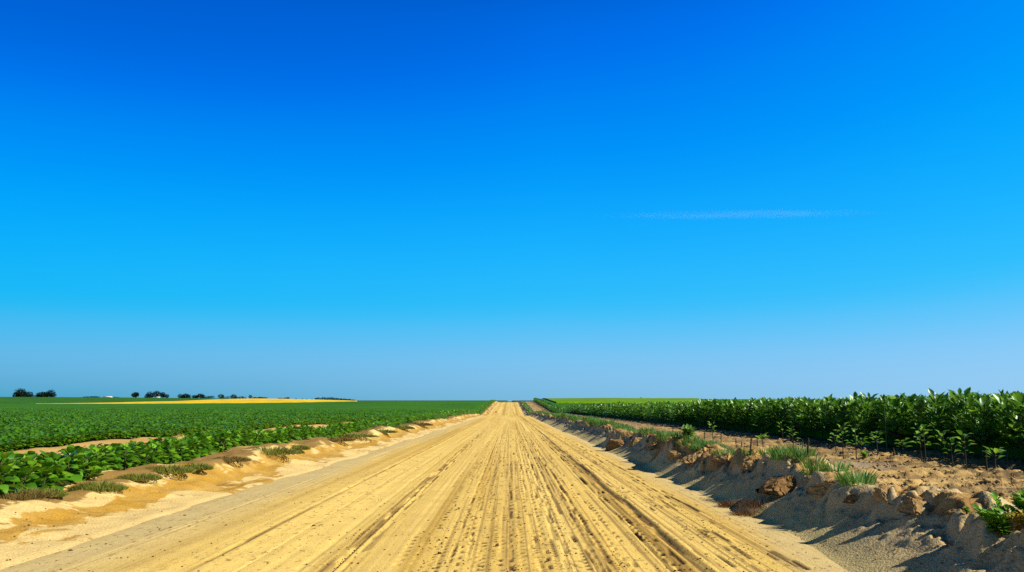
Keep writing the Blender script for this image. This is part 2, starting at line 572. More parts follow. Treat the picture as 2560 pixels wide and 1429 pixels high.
def road_z(x, y):
    i = min(max(np.searchsorted(_rzy, y), 1), len(_rzy) - 1)
    j = min(max(np.searchsorted(_rzx, x), 1), len(_rzx) - 1)
    return float(_RZ[i, j])


# ------------------------------------------------------------------ leaf and plant prototypes
def leaf_shape(lod, fold=.25, curl=.22, wid=.5):
    """unit leaf along +Y, width along X, normal +Z; returns (V, T)"""
    if lod == 0:
        yy = [0, .22, .5, .78, 1.0]
        ww = [0, .36, .5, .34, 0]
        V = [(0, y, -curl * y * y) for y in yy]
        for s in (-1, 1):
            V += [(s * ww[k] * wid * 2 * .5, yy[k], -curl * yy[k] ** 2 + fold * ww[k] * .5 - .05 * math.sin(k * 2.1)) for k in (1, 2, 3)]
        T = []
        for b, fl in ((5, 0), (8, 1)):
            q = [(0, 1, b), (1, b + 1, b), (1, 2, b + 1), (2, b + 2, b + 1), (2, 3, b + 2), (3, 4, b + 2)]
            T += [t if not fl else t[::-1] for t in q]
        return np.array(V, float), np.array(T)
    V = [(0, 0, 0), (-.5 * wid, .45, fold * .22 - curl * .2), (.5 * wid, .45, fold * .22 - curl * .2), (0, .5, -curl * .25), (0, 1, -curl)]
    if lod == 1:
        return np.array(V, float), np.array([(0, 3, 1), (0, 2, 3), (1, 3, 4), (3, 2, 4)])
    return np.array([V[0], V[1], V[2], V[4]], float), np.array([(0, 2, 1), (1, 2, 3)])


def rot_frame(az, el, roll):
    ca, sa, ce, se = math.cos(az), math.sin(az), math.cos(el), math.sin(el)
    fwd = np.array([ca * ce, sa * ce, se])
    side = np.array([sa, -ca, 0.0])
    nrm = np.cross(side, fwd)
    c, s = math.cos(roll), math.sin(roll)
    return np.stack([side * c + nrm * s, fwd, nrm * c - side * s])


class Bag:
    def __init__(s):
        s.V, s.T, s.C, s.n = [], [], [], 0

    def add(s, V, T, c):
        s.V.append(V)
        s.T.append(T + s.n)
        s.C.append(np.full(len(V), c) if np.isscalar(c) else c)
        s.n += len(V)

    def leaf(s, shp, p, az, el, roll, L, c):
        V, T = shp
        s.add((V * L) @ rot_frame(az, el, roll) + p, T, c)

    def stick(s, pts, r0, r1, k=4, c=.3):
        pts = np.array(pts, float)
        n = len(pts)
        V = []
        for i, p in enumerate(pts):
            r = r0 + (r1 - r0) * i / (n - 1)
            dr = pts[min(i + 1, n - 1)] - pts[max(i - 1, 0)]
            dr /= np.linalg.norm(dr) + 1e-9
            a = np.cross(dr, (1, 0.2, .1)); a /= np.linalg.norm(a)
            b = np.cross(dr, a)
            V += [p + r * (a * math.cos(2 * PI * j / k) + b * math.sin(2 * PI * j / k)) for j in range(k)]
        T = []
        for i in range(n - 1):
            for j in range(k):
                q = (i * k + j, i * k + (j + 1) % k, (i + 1) * k + (j + 1) % k, (i + 1) * k + j)
                T += [(q[0], q[1], q[2]), (q[0], q[2], q[3])]
        s.add(np.array(V), np.array(T), c)

    def get(s):
        return np.concatenate(s.V), np.concatenate(s.T), np.concatenate(s.C)

    def mesh(s, name, smooth=False):
        V, T, C = s.get()
        return np_mesh(name, V, T, smooth, tint=C)


def crop_bag(seed, H, n, L, lod, lo=.28, wid=.52, upright=1.0):
    r = random.Random(seed)
    st, lf = Bag(), Bag()
    lean = (r.uniform(-.06, .06), r.uniform(-.06, .06))
    pts = [(lean[0] * t * H, lean[1] * t * H, H * .93 * t) for t in (0, .35, .7, 1)]
    st.stick([(pts[0][0], pts[0][1], -.05)] + pts[1:], .012, .005)
    shapes = [leaf_shape(lod, r.uniform(.2, .5), r.uniform(.02, .45), wid * r.uniform(.85, 1.15)) for _ in range(5)]
    for i in range(n):
        t = lo + (1 - lo) * ((i + r.random()) / n)
        az = i * 2.4 + r.uniform(-.6, .6)
        pet = r.uniform(.03, .15) * (1.25 - t * .7) * H
        z = H * .93 * t
        p0 = np.array([lean[0] * z, lean[1] * z, z])
        p = p0 + np.array([math.cos(az) * pet, math.sin(az) * pet, pet * r.uniform(.2, .9)])
        el = (-.25 + 1.25 * t * upright if upright < 1.05 else .15 + .95 * t) + r.uniform(-.4, .4)
        c = min(1, max(0, r.gauss(.42 + .12 * t, .22) + (.35 if r.random() < .14 else 0)))
        l = L * r.uniform(.65, 1.15) * (1.05 - .25 * t)
        lf.leaf(shapes[i % 5], p, az + r.uniform(-.4, .4), el, r.uniform(-.6, .6), l, c)
        if lod == 0:
            st.stick([p0, p], .004, .003, 3)
    return st, lf


def scatter(bag, protos, P, rz, sca):
    """append many transformed copies of the prototype arrays to one bag"""
    k = RNG.integers(0, len(protos), len(P))
    for j, (V, T, C) in enumerate(protos):
        idx = np.nonzero(k == j)[0]
        if not len(idx):
            continue
        c, s = np.cos(rz[idx])[:, None], np.sin(rz[idx])[:, None]
        x, y, z = V[:, 0][None], V[:, 1][None], V[:, 2][None]
        S = sca[idx][:, None]
        W = np.stack([(x * c - y * s) * S + P[idx, 0][:, None], (x * s + y * c) * S + P[idx, 1][:, None], z * S + P[idx, 2][:, None]], -1)
        n = len(V)
        TT = (T[None] + (np.arange(len(idx)) * n)[:, None, None]).reshape(-1, 3)
        CC = np.clip(C[None] + RNG.normal(0, .07, len(idx))[:, None], 0, 1).ravel()
        bag.add(W.reshape(-1, 3), TT, CC)


def merged(st, lf):
    b = Bag()
    b.add(*[a for a in lf.get()])
    V, T, C = st.get()
    b.add(V, T, np.full(len(V), .15))
    return b.get()


def plant_thing(name, meshes, loc, rz, scale, label, cat, group, stem_mat, leaf_m):
    t = empty(name, loc, rz, scale)
    tag(t, label, cat, group)
    link('stem', meshes[0], stem_mat, t)
    link('foliage', meshes[1], leaf_m, t)
    return t


# tall crop on the right: 300 individual plants, the rest one mass
CROP_M = []
for sd in range(7):
    st, lf = crop_bag(50 + sd, 1.18, 50, .275, 0, .25, .56, 1.1)
    CROP_M.append((st.mesh('crop_stem'), lf.mesh('crop_foliage', True)))
crop_pos = []
for rw, x0 in enumerate((9.45, 9.95, 10.45)):
    y = 12.3 + .1 * rw
    while y < 12.3 + 100 * .33 and len(crop_pos) < 100 * (rw + 1):
        crop_pos.append((x0 + random.uniform(-.16, .16) + .15 * math.sin(y * .8), y + random.uniform(-.1, .1)))
        y += .33
for x, y in crop_pos:
    plant_thing('crop_plant', random.choice(CROP_M), (x, y, gz(x, y)), random.uniform(0, 6.28), random.uniform(.9, 1.08),
                'tall glossy green crop plant in the front ranks right of the road', 'crop plant',
                'tall crop plants in the front ranks right of the road', M_STEM, M_CROP)

crop_far = Bag()
hi = [merged(*crop_bag(80 + i, 1.2, 34, .27, 1, .2, .52)) for i in range(4)]
lo_ = [merged(*crop_bag(90 + i, 1.2, 20, .34, 2, .2, .6)) for i in range(4)]


def put_rows(bag, protos, xr, y0, y1, dy, s0=.9, s1=1.1):
    P = []
    for x0 in xr:
        n = int((y1 - y0) / dy)
        yy = y0 + (np.arange(n) + RNG.random(n) * .8) * dy
        xx = x0 + RNG.uniform(-.2, .2, n) + .15 * np.sin(yy * .8)
        P.append(np.stack([xx, yy, ground_z(xx, yy)], -1))
    P = np.concatenate(P)
    scatter(bag, protos, P, RNG.uniform(0, 6.28, len(P)), RNG.uniform(s0, s1, len(P)))


put_rows(crop_far, hi, (10.95, 11.5), 12, 46, .4)
put_rows(crop_far, hi, (9.5, 10.0, 10.5), 45.4, 75, .36)
put_rows(crop_far, lo_, (9.5, 10.1, 10.7), 75, 132, .45)
put_rows(crop_far, lo_, (9.4, 10.1), 132, 316, .8, 1.0, 1.15)
# canopy tops further in
tops = []
for i in range(4):
    b = Bag()
    r = random.Random(120 + i)
    for k in range(11):
        b.leaf(leaf_shape(1 if i < 2 else 2, .3, r.uniform(.05, .4), .55), np.array([r.uniform(-.3, .3), r.uniform(-.3, .3), r.uniform(.85, 1.1)]),
               r.uniform(0, 6.28), r.uniform(.1, 1.3), r.uniform(-.6, .6), r.uniform(.18, .30), min(1, max(0, r.gauss(.5, .2))))
    tops.append(b.get())
n = 6500
yy = 1 / RNG.uniform(1 / 128., 1 / 13., n)
xx = 11.2 + RNG.random(n) ** 1.6 * (.72 * yy - 2)
P = np.stack([xx, yy, ground_z(xx, yy)], -1)
scatter(crop_far, tops, P, RNG.uniform(0, 6.28, n), RNG.uniform(.92, 1.1, n))
o = link('crop_mass', crop_far.mesh('crop_mass'), M_CROP)
tag(o, 'dense mass of tall green crop behind the front ranks, right of the road', 'crop', kind='stuff')


def field_sheet(name, y0, y1, xl, xr, h, mat, label, cat, k=2200, nc=260, amp=.05, freq=1.2, p=2.0, kind='stuff', gm=.012):
    yv = rows(y0, y1, k, .12, gm)
    s = np.linspace(0, 1, nc) ** p
    X = np.array([xl(y) + (xr(y) - xl(y)) * s for y in yv])
    Y = np.repeat(yv[:, None], nc, 1)
    Z = ground_z(X, Y, False) + h + amp * fbm(X * freq, Y * freq * .8, 130 + len(name), 3)
    # skirts: every edge turns down into the soil
    G = ground_z(X, Y, False) - .05
    Z[:, 0] = G[:, 0]
    Z[:, -1] = G[:, -1]
    Z[0] = G[0]
    Z[-1] = G[-1]
    if len(yv) > 3:
        Y[0], X[0] = Y[1], X[1]
        Y[-1], X[-1] = Y[-2], X[-2]
        X[:, 0], X[:, -1] = X[:, 1], X[:, -2]
    o = link(name, grid_mesh(name, X, Y, Z), mat)
    return tag(o, label, cat, kind=kind)


field_sheet('crop_canopy', 10, 322, lambda y: 10.2, lambda y: .85 * y + 22, 1.0, M_FIELD,
            'closed green canopy of the tall crop stretching right to the rise', 'crop', amp=.10, freq=1.4)
field_sheet('lime_field', 222, 330, lambda y: 12.5, lambda y: .215 * y + 6, 1.32, M_LIME,
            'bright lime green field band along the crest of the right hand hill', 'field', amp=.05, freq=.4, nc=120, p=1)
field_sheet('soybean_canopy', 9, 318, lambda y: -9.25 + 1.9 * float(sst(36, 60, y)), lambda y: -.85 * y - 22, .17, M_FIELD,
            'closed low green canopy of the wide field left of the road', 'crop', amp=.05, freq=2.0)


def edge(px):
    return lambda y: (px - 1275) / F * y


def yleft(y):
    return (95 + 300 * max(0., (y - 322) / 140.) ** .6 - 1275) / F * y


field_sheet('yellow_field', 318, 462, edge(900), yleft, .25, M_YELLOW,
            'ripe yellow field strip rising beyond the green field at left', 'field', amp=.02, freq=.2, nc=160, p=1)
field_sheet('far_green_field', 462, 655, edge(905), edge(-500), .3, M_FIELD2,
            'darker green field beyond the yellow strip, below the far trees', 'field', amp=.05, freq=.2, nc=160, p=1)
field_sheet('far_green_corner', 318, 463, lambda y: yleft(y) - .1, edge(-500), .22, M_FIELD2,
            'dark green field corner left of where the yellow strip ends', 'field', amp=.03, freq=.2, nc=80, p=1)

# ------------------------------------------------------------------ left: soybean row by the road, field beyond the sandy path
SOY_M = []
for sd in range(7):
    st, lf = crop_bag(150 + sd, .38, 24, .178, 0, .12, .68, .8)
    SOY_M.append((st.mesh('soybean_stem'), lf.mesh('soybean_foliage', True)))
soy_pos = []
for rw, x0 in enumerate((-6.1, -6.42)):
    y = 8.4 + .07 * rw
    for i in range(150):
        soy_pos.append((x0 + random.uniform(-.1, .1) - .1 * math.sin(y * .5), y + random.uniform(-.06, .06)))
        y += .157
for x, y in soy_pos:
    plant_thing('soybean_plant', random.choice(SOY_M), (x, y, gz(x, y)), random.uniform(0, 6.28), random.uniform(.88, 1.08) * float(np.interp(y, [8.4, 12, 20], [1.24, 1.0, .88])),
                'broad leaved low green plant in the roadside strip on the left bank', 'soybean plant',
                'broad leaved plants in the strip along the left bank', M_STEM, M_SOY)
soy_far = Bag()
hi = [merged(*crop_bag(170 + i, .38, 15, .22, 1, .15, .7, .75)) for i in range(4)]
lo_ = [merged(*crop_bag(180 + i, .45, 12, .27, 2, .15, .7, .75)) for i in range(4)]
put_rows(soy_far, hi, (-6.1, -6.45), 31.8, 70, .2, .72, .95)
put_rows(soy_far, lo_, (-6.1, -6.7), 70, 132, .4, 1.0, 1.15)
put_rows(soy_far, lo_, (-6.1, -6.9), 132, 312, .7, 1.1, 1.35)
fld = []
for i in range(5):
    b = Bag()
    r = random.Random(220 + i)
    for k in range(13):
        b.leaf(leaf_shape(1, .3, r.uniform(.05, .5), .7), np.array([r.uniform(-.16, .16), r.uniform(-.16, .16), r.uniform(.06, .24)]),
               r.uniform(0, 6.28), r.uniform(-.2, 1.0), r.uniform(-.5, .5), r.uniform(.08, .14), min(1, max(0, r.gauss(.45, .18))))
    fld.append(b.get())
n = 19000
yy = 1 / RNG.uniform(1 / 126., 1 / 13., n)
xx = -9.05 + 1.7 * sst(36, 60, yy) - RNG.random(n) ** 1.5 * (.70 * yy - 5.5)
P = np.stack([xx, yy, ground_z(xx, yy)], -1)
sc_ = RNG.uniform(.85, 1.15, n) * np.interp(yy, [13, 40, 126], [.72, 1.0, 1.5])
scatter(soy_far, fld, P, RNG.uniform(0, 6.28, n), sc_)
n = 1500
yy = RNG.uniform(15, 60, n)
xx = -9.05 + 1.7 * sst(36, 60, yy) - RNG.uniform(-.1, .5, n)
P = np.stack([xx, yy, ground_z(xx, yy)], -1)
scatter(soy_far, fld, P, RNG.uniform(0, 6.28, n), RNG.uniform(.7, .95, n))
o = link('soybean_mass', soy_far.mesh('soybean_mass'), M_SOY)
tag(o, 'mass of low green plants filling the wide field left of the road', 'crop', kind='stuff')

# ------------------------------------------------------------------ grass tufts
def tuft_mesh(name, seed, n, rad, h, dome=.0, wid=.006, spread=.5):
    r = random.Random(seed)
    b = Bag()
    for i in range(n):
        q = math.sqrt(r.random())
        a = r.uniform(0, 6.28)
        p = np.array([math.cos(a) * q * rad, math.sin(a) * q * rad * .75, -.01])
        hh = h * r.uniform(.6, 1.1) * (1 - dome * q * q)
        az = a + r.uniform(-.9, .9)
        el = PI / 2 - spread * (.25 + q) * r.uniform(.4, 1.2)
        f = np.array([math.cos(az) * math.cos(el), math.sin(az) * math.cos(el), math.sin(el)])
        sd = np.array([-math.sin(az + 1), math.cos(az + 1), 0]) * wid * r.uniform(.7, 1.3)
        m = p + f * hh * .55
        t = p + f * hh + np.array([f[0], f[1], -.25]) * hh * r.uniform(0, .3)
        b.add(np.array([p - sd, p + sd, m + sd * .8, m - sd * .8, t]), np.array([(0, 1, 2), (0, 2, 3), (3, 2, 4)]),
              min(1, max(0, r.gauss(.5, .22))))
    return b.mesh(name)


ORD = ['first', 'second', 'third', 'fourth', 'fifth', 'sixth', 'seventh', 'eighth', 'ninth', 'tenth', 'eleventh', 'twelfth',
       'thirteenth', 'fourteenth', 'fifteenth', 'sixteenth', 'seventeenth', 'eighteenth', 'nineteenth', 'twentieth']
# low olive mounds on the crest of the left bank (photo px, px width, height m)
left_tufts = [(40, 1240, 150, .10, M_STRAW), (118, 1238, 70, .10, M_OLIVE), (246, 1222, 105, .12, M_OLIVE), (342, 1196, 95, .09, M_OLIVE), (418, 1178, 105, .12, M_OLIVE),
              (490, 1172, 62, .11, M_OLIVE), (575, 1150, 80, .09, M_STRAW), (672, 1132, 130, .16, M_OLIVE), (742, 1122, 50, .12, M_OLIVE),
              (840, 1100, 70, .12, M_STRAW), (895, 1090, 80, .12, M_OLIVE), (955, 1080, 60, .14, M_OLIVE), (1005, 1070, 50, .16, M_OLIVE), (1050, 1062, 50, .2, M_STRAW)]
for i, (px, py, w, h, mt) in enumerate(left_tufts):
    x, y = hit(px, py)
    rad = w / F * y * .62
    me = tuft_mesh('tuft_blades', 300 + i, 1100, rad, h * 1.25, .6, .004 + .0003 * y, .8)
    o = link('grass_tuft', me, mt)
    o.location = (x, y, gz(x, y))
    tag(o, f"{'straw brown dry' if mt is M_STRAW else 'olive green mounded'} grass tuft on the left bank crest, {ORD[i]} from the left edge", 'grass tuft',
        'grass tufts along the left bank crest')
# green verge grass behind the right bank
V_M = [tuft_mesh('verge_blades', 330 + i, 80, .15, .17, .2, .006, .6) for i in range(5)]
vp = []
for px, py, k, sp in ((1930, 1184, 6, .2), (1995, 1190, 3, .15), (2110, 1208, 4, .15), (1855, 1150, 3, .15), (1785, 1136, 3, .15), (1735, 1122, 4, .25),
                      (1700, 1112, 7, .35), (1655, 1101, 8, .4)):
    x, y = hit(px, py)
    for j in range(k):
        vp.append((x + .22 + random.uniform(-.15, .25), y + random.uniform(-sp, sp) * 1.5))
y = 17.5
while y < 36:
    for j in range(6):
        vp.append((4.5 + random.uniform(-.45, .5) + .12 * math.sin(y), y + random.uniform(-.2, .2)))
    y += .42
for i, (x, y) in enumerate(vp):
    o = link('grass_tuft', V_M[i % 5], M_GRASS)
    o.location = (x, y, gz(x, y))
    o.rotation_euler = (0, 0, random.uniform(0, 6.28))
    s = random.uniform(.75, 1.25)
    o.scale = (s, s, s)
    tag(o, 'small fresh green grass tuft growing behind the crest of the right bank', 'grass tuft', 'green grass tufts behind the right bank')
vf = Bag()
protos = []
for i in range(3):
    me = tuft_mesh('tmp', 350 + i, 30, .2, .22, .2, .018, .6)
    V = np.array([v.co[:] for v in me.vertices])
    T = np.array([p.vertices[:] for p in me.polygons])
    C = np.array([q.value for q in me.attributes['tint'].data])
    protos.append((V, T, C))
    bpy.data.meshes.remove(me)
n = 1600
yy = 1 / RNG.uniform(1 / 300., 1 / 34., n)
xx = 4.55 + RNG.uniform(-.5, .5, n)
P = np.stack([xx, yy, ground_z(xx, yy)], -1)
scatter(vf, protos, P, RNG.uniform(0, 6.28, n), RNG.uniform(.9, 1.4, n) * np.interp(yy, [34, 300], [1, 2.2]))
o = link('verge_grass_strip', vf.mesh('verge_grass_strip'), M_GRASS)
tag(o, 'strip of green verge grass running away along the right bank', 'grass', kind='stuff')
# brown dry grass at the foot of the right bank
dry = [(1835, 1262, .20, 'sparse dry brown grass clump at the bank foot, left of the others'),
       (1880, 1285, .24, 'dense dry brown grass clump at the bank foot, nearest the road'),
       (1905, 1262, .28, 'tall dry brown grass clump shaded under the broken bank')]
for i, (px, py, rad, lab) in enumerate(dry):
    x, y = hit(px, py)
    o = link('dry_grass_clump', tuft_mesh('dry_blades', 370 + i, 520, rad, .15, .3, .003, 1.25), M_DRY)
    o.location = (x, y, gz(x, y) - .01)
    tag(o, lab, 'dry grass', 'dry grass clumps at the right bank foot')

# ------------------------------------------------------------------ clods on the right bank
def clod_mesh(seed, sx, sy, sz, rough=.34):
    bm = bmesh.new()
    bmesh.ops.create_icosphere(bm, subdivisions=5, radius=1)
    off = Vector((seed * 3.7, seed * 1.3, 0))
    rr = random.Random(seed)
    planes = [(Vector((rr.gauss(0, 1), rr.gauss(0, 1), abs(rr.gauss(.2, .7)))).normalized(), rr.uniform(.45, .8)) for _ in range(9)]
    for v in bm.verts:
        p = v.co.copy()
        dn = mnoise.fractal(p * 1.1 + off, 1.0, 2.0, 4) * rough
        ridge = abs(mnoise.noise(p * 2.3 + off * 2)) * .22
        cel = mnoise.voronoi(p * 2.0 + off)[0][0] * .22
        q = p * (1 + dn - ridge + cel)
        for nv, dd in planes:
            e = q.dot(nv) - dd
            if e > 0:
                q -= nv * e * .92
        q *= 1 + .10 * mnoise.fractal(p * 4 + off, .6, 2.1, 5) - .10 * max(0, .12 - abs(mnoise.noise(p * 2.2 - off))) / .12 + .05 * mnoise.noise(Vector((p.x * 3, p.y * 14, p.z * 4)) + off)
        if q.z < -.3:
            q.z = -.3
        v.co = (q.x * sx, q.y * sy, q.z * sz)
    me = bpy.data.meshes.new('clod')
    bm.to_mesh(me)
    bm.free()
    for p in me.polygons:
        p.use_smooth = True
    return me


clods = [(1545, 1112, 90, 52, M_CLOD2, 'dark brown broken soil clod on the right bank, farthest of the large ones'),
         (1592, 1104, 46, 34, M_CLOD, 'small tan soil clod just behind the dark brown one on the right bank'),
         (1640, 1112, 62, 36, M_CLOD, 'rounded orange brown soil clod on the right bank below the grass strip'),
         (1690, 1132, 70, 34, M_CLOD, 'low tan soil clod on the right bank crest next to the rounded one'),
         (1745, 1140, 110, 44, M_CLOD, 'long orange soil clod with a shaded hollow on the right bank crest'),
         (1810, 1142, 70, 34, M_CLOD, 'sloping orange soil clod behind the long one, beside a small grass tuft'),
         (1880, 1160, 60, 40, M_CLOD, 'pale orange soil clod left of the widest grass patch'),
         (1955, 1208, 190, 74, M_CLOD2, 'massive dark brown overhanging soil lump above the dry grass'),
         (2060, 1216, 130, 50, M_CLOD, 'orange soil lump sloping right from the massive dark one'),
         (2135, 1240, 80, 34, M_CLOD2, 'brown crumbling soil lump in the middle of the right bank crest'),
         (2215, 1232, 90, 54, M_CLOD, 'upright orange soil slab with a dark cleft by the tilled ground'),
         (2290, 1258, 120, 50, M_CLOD, 'broad orange soil slab sloping down to the right beside the upright one'),
         (2395, 1268, 80, 26, M_CLOD, 'low brown soil lump nearest the leafy bush')]
for i, (px, py, w, h, mt, lab) in enumerate(clods):
    x, y = hit(px, py)
    k = y / F
    me = clod_mesh(i + 2, w * k * .42, w * k * .50, h * k * .52)
    o = link('soil_clod', me, mt)
    o.location = (x, y, gz(x, y) - .05)
    o.rotation_euler = (0, 0, random.uniform(-.4, .4))
    tag(o, lab, 'soil clod', 'soil clods along the right bank')

# ------------------------------------------------------------------ crumbs of soil on the road
oct_ = np.array([(1, 0, 0), (0, 1, 0), (-1, 0, 0), (0, -1, 0), (0, 0, 1), (0, 0, -1)], float)
octT = np.array([(0, 1, 4), (1, 2, 4), (2, 3, 4), (3, 0, 4), (1, 0, 5), (2, 1, 5), (3, 2, 5), (0, 3, 5)])
gb = Bag()
n = 4200
yy = 1 / RNG.uniform(1 / 45., 1 / 5.5, n)
cent = RNG.choice([-.7, -.45, -.2, .05, .3, .55, .9, 1.3, 1.6, 1.9, 2.2, -1.4, -1.5], n) + RNG.normal(0, .06, n)
uni = RNG.uniform(-5.3, 2.8, n)
xx = np.where(RNG.random(n) < .66, cent, uni)
for x, y in zip(xx, yy):
    s = random.choice((.003, .004, .005, .007, .010))
    V = oct_ * (1 + RNG.uniform(-.35, .35, (6, 3))) * np.array([s, s * random.uniform(.7, 1.8), s * .7])
    a = random.uniform(0, 3.14)
    R = np.array([[math.cos(a), math.sin(a), 0], [-math.sin(a), math.cos(a), 0], [0, 0, 1]])
    gb.add(V @ R + np.array([x, y, (road_z(x, y) if x > -4.1 else gz(x, y)) + s * .3]), octT, 0.)
o = link('soil_crumbs', gb.mesh('soil_crumbs'), M_CRUMB)
tag(o, 'countless dark crumbs of soil strewn over the sandy road', 'soil crumbs', kind='stuff')
# loose crumbs on bank and tilled ground
cb = Bag()
n = 5200
yy = 1 / RNG.uniform(1 / 40., 1 / 5.2, n)
xx = np.where(RNG.random(n) < .2, RNG.uniform(2.9, 4.6, n), RNG.uniform(4.6, 8.9, n))
zz = ground_z(xx, yy)
for x, y, z in zip(xx, yy, zz):
    s = random.choice((.006, .009, .012, .016, .022)) * (.55 if x < 4.6 else 1.7)
    V = oct_ * (1 + RNG.uniform(-.35, .35, (6, 3))) * np.array([s, s * random.uniform(.7, 1.4), s * .8])
    cb.add(V + np.array([x, y, z + s * .35]), octT, 0.)
M_CL3 = flat_mat('tilled_crumb', (.32, .205, .085), 12, .7, 1.25, .95, 0, .1)
o = link('tilled_crumbs', cb.mesh('tilled_crumbs'), M_CL3)
tag(o, 'loose crumbs of tilled soil strewn over the right bank and bare strip', 'soil crumbs', kind='stuff')

pebs = [(175, 1385, .028), (262, 1384, .018), (425, 1345, .02), (72, 1313, .022), (135, 1315, .02), (461, 1307, .022), (785, 1343, .03),
        (1147, 1299, .025), (1115, 1315, .022), (1115, 1381, .025), (1242, 1401, .03), (1640, 1287, .03), (1480, 1372, .03), (1100, 1424, .03)]
for i, (px, py, s) in enumerate(pebs):
    x, y = hit(px, py)
    s *= .6
    o = link('soil_lump', clod_mesh(40 + i, s * 1.3, s, s * .8), M_CRUMB)
    o.location = (x, y, (road_z(x, y) if -4.2 < x < 2.7 else gz(x, y)) + s * .2)
    tag(o, 'thumb sized dark soil lump lying on the sandy road or its left bank', 'soil lump', 'dark soil lumps scattered on the sand')
x, y = hit(1240, 1031)
o = link('boulder', clod_mesh(77, .28, .25, .30), flat_mat('red_brown_rock', (.09, .03, .025), 5))
o.location = (x, y, zroad(y) + .05)
tag(o, 'dark reddish boulder at the left edge of the road where the hill begins', 'boulder')

# ------------------------------------------------------------------ seedlings, stakes and bushes on the bare strip
seed_px = [(1985, 1120, 1066), (2108, 1145, 1060), (2141, 1149, 1055), (2153, 1132, 1096), (2091, 1130, 1078), (2257, 1138, 1100), (2305, 1152, 1062), (2315, 1154, 1064),
           (2382, 1166, 1104), (2416, 1173, 1080), (2488, 1169, 1124), (2194, 1133, 1078), (1908, 1114, 1086), (1783, 1101, 1052), (1959, 1108, 1050), (2365, 1150, 1075)]
seed_px.sort(key=lambda q: -q[0])
for i, (px, py, ty) in enumerate(seed_px):
    x, y = hit(px, py)
    H = (py - ty) / F * y
    r = random.Random(500 + i)
    st, lf = Bag(), Bag()
    bend = r.uniform(-.04, .04)
    st.stick([(0, 0, -.03), (bend * .5, 0, H * .45), (bend, .01, H * .93)], .011, .006, 5)
    nl = r.choice((9, 11, 14))
    for k in range(nl):
        t = .42 + .58 * k / nl
        az = k * 2.4 + r.uniform(-.5, .5)
        p = np.array([bend * t, 0, H * .92 * t])
        st.stick([p, p + np.array([math.cos(az) * .05, math.sin(az) * .05, .03])], .003, .002, 3)
        lf.leaf(leaf_shape(0, .4, r.uniform(.1, .4), .55), p + np.array([math.cos(az) * .05, math.sin(az) * .05, .03]), az, .1 + t * r.uniform(.2, 1.0), r.uniform(-.4, .4),
                r.uniform(.07, .16), min(1, max(0, r.gauss(.7, .2))))
    t = empty('seedling', (x, y, gz(x, y)))
    tag(t, f'leafy young plant on thin dark stem before the tall crop, {ORD[i]} from right edge', 'seedling', 'young plants on the bare strip')
    link('stem', st.mesh('seedling_stem'), M_DARKSTEM, t)
    link('foliage', lf.mesh('seedling_leaves', True), M_CROP, t)
stake_px = [(2020, 1138, 1096), (2467, 1173, 1120), (1877, 1137, 1094), (1761, 1099, 1078), (1803, 1104, 1085), (1855, 1114, 1102), (1894, 1114, 1088), (2007, 1118, 1098),
            (2235, 1139, 1118), (2410, 1160, 1130), (1840, 1108, 1095), (1682, 1082, 1070), (1725, 1088, 1077)]
stake_px.sort(key=lambda q: -q[0])
for i, (px, py, ty) in enumerate(stake_px):
    x, y = hit(px, py)
    H = (py - ty) / F * y
    b = Bag()
    l = random.uniform(-.02, .02)
    b.stick([(0, 0, -.04), (l * .3, .004, H * .4), (l * .8, 0, H * .75), (l, 0, H)], .014, .009, 6)
    b.stick([(l * .8, 0, H * .7), (l * .8 + .03, .02, H * .86)], .006, .003, 4)
    o = link('bare_stalk', b.mesh('bare_stalk'), M_DARKSTEM)
    o.location = (x, y, gz(x, y))
    tag(o, f'thin dark leafless stalk standing in the bare soil, {ORD[i]} from right edge', 'stalk', 'leafless stalks on the bare strip')


def bush(name, px, py, top, wpx, seed, label, nb=7, mat=None, L=.085, wid=.42):
    wpx = wpx * .85
    x, y = hit(px, py)
    x += .05
    H = (py - top) / F * y
    W = wpx / F * y * .5
    r = random.Random(seed)
    st, lf = Bag(), Bag()
    for b in range(nb):
        a = b * 2.4 + r.uniform(-.4, .4)
        q = 0 if b == 0 else r.uniform(.35, 1)
        tip = np.array([math.cos(a) * W * q, math.sin(a) * W * q, H * (1 - .45 * q) * r.uniform(.85, 1.0)])
        st.stick([(0, 0, -.02), tip * np.array([.4, .4, .55]), tip * .96], .006, .003, 5)
        m = 20
        for k in range(m):
            t = .06 + .94 * k / m
            p = tip * np.array([t * (.6 + .4 * t), t * (.6 + .4 * t), min(t, 1)])
            az = k * 2.4 + r.uniform(-.4, .4)
            lf.leaf(leaf_shape(0, .35, r.uniform(.05, .35), wid), p, az, .15 + .75 * t + r.uniform(-.2, .2), r.uniform(-.3, .3),
                    L * r.uniform(.7, 1.2), min(1, max(0, r.gauss(.5 + .2 * t, .2))))
    t = empty(name, (x, y, gz(x, y) + .01))
    tag(t, label, 'bush')
    link('stem', st.mesh('bush_stems'), M_STEM, t)
    link('foliage', lf.mesh('bush_leaves', True), mat or M_CROP, t)


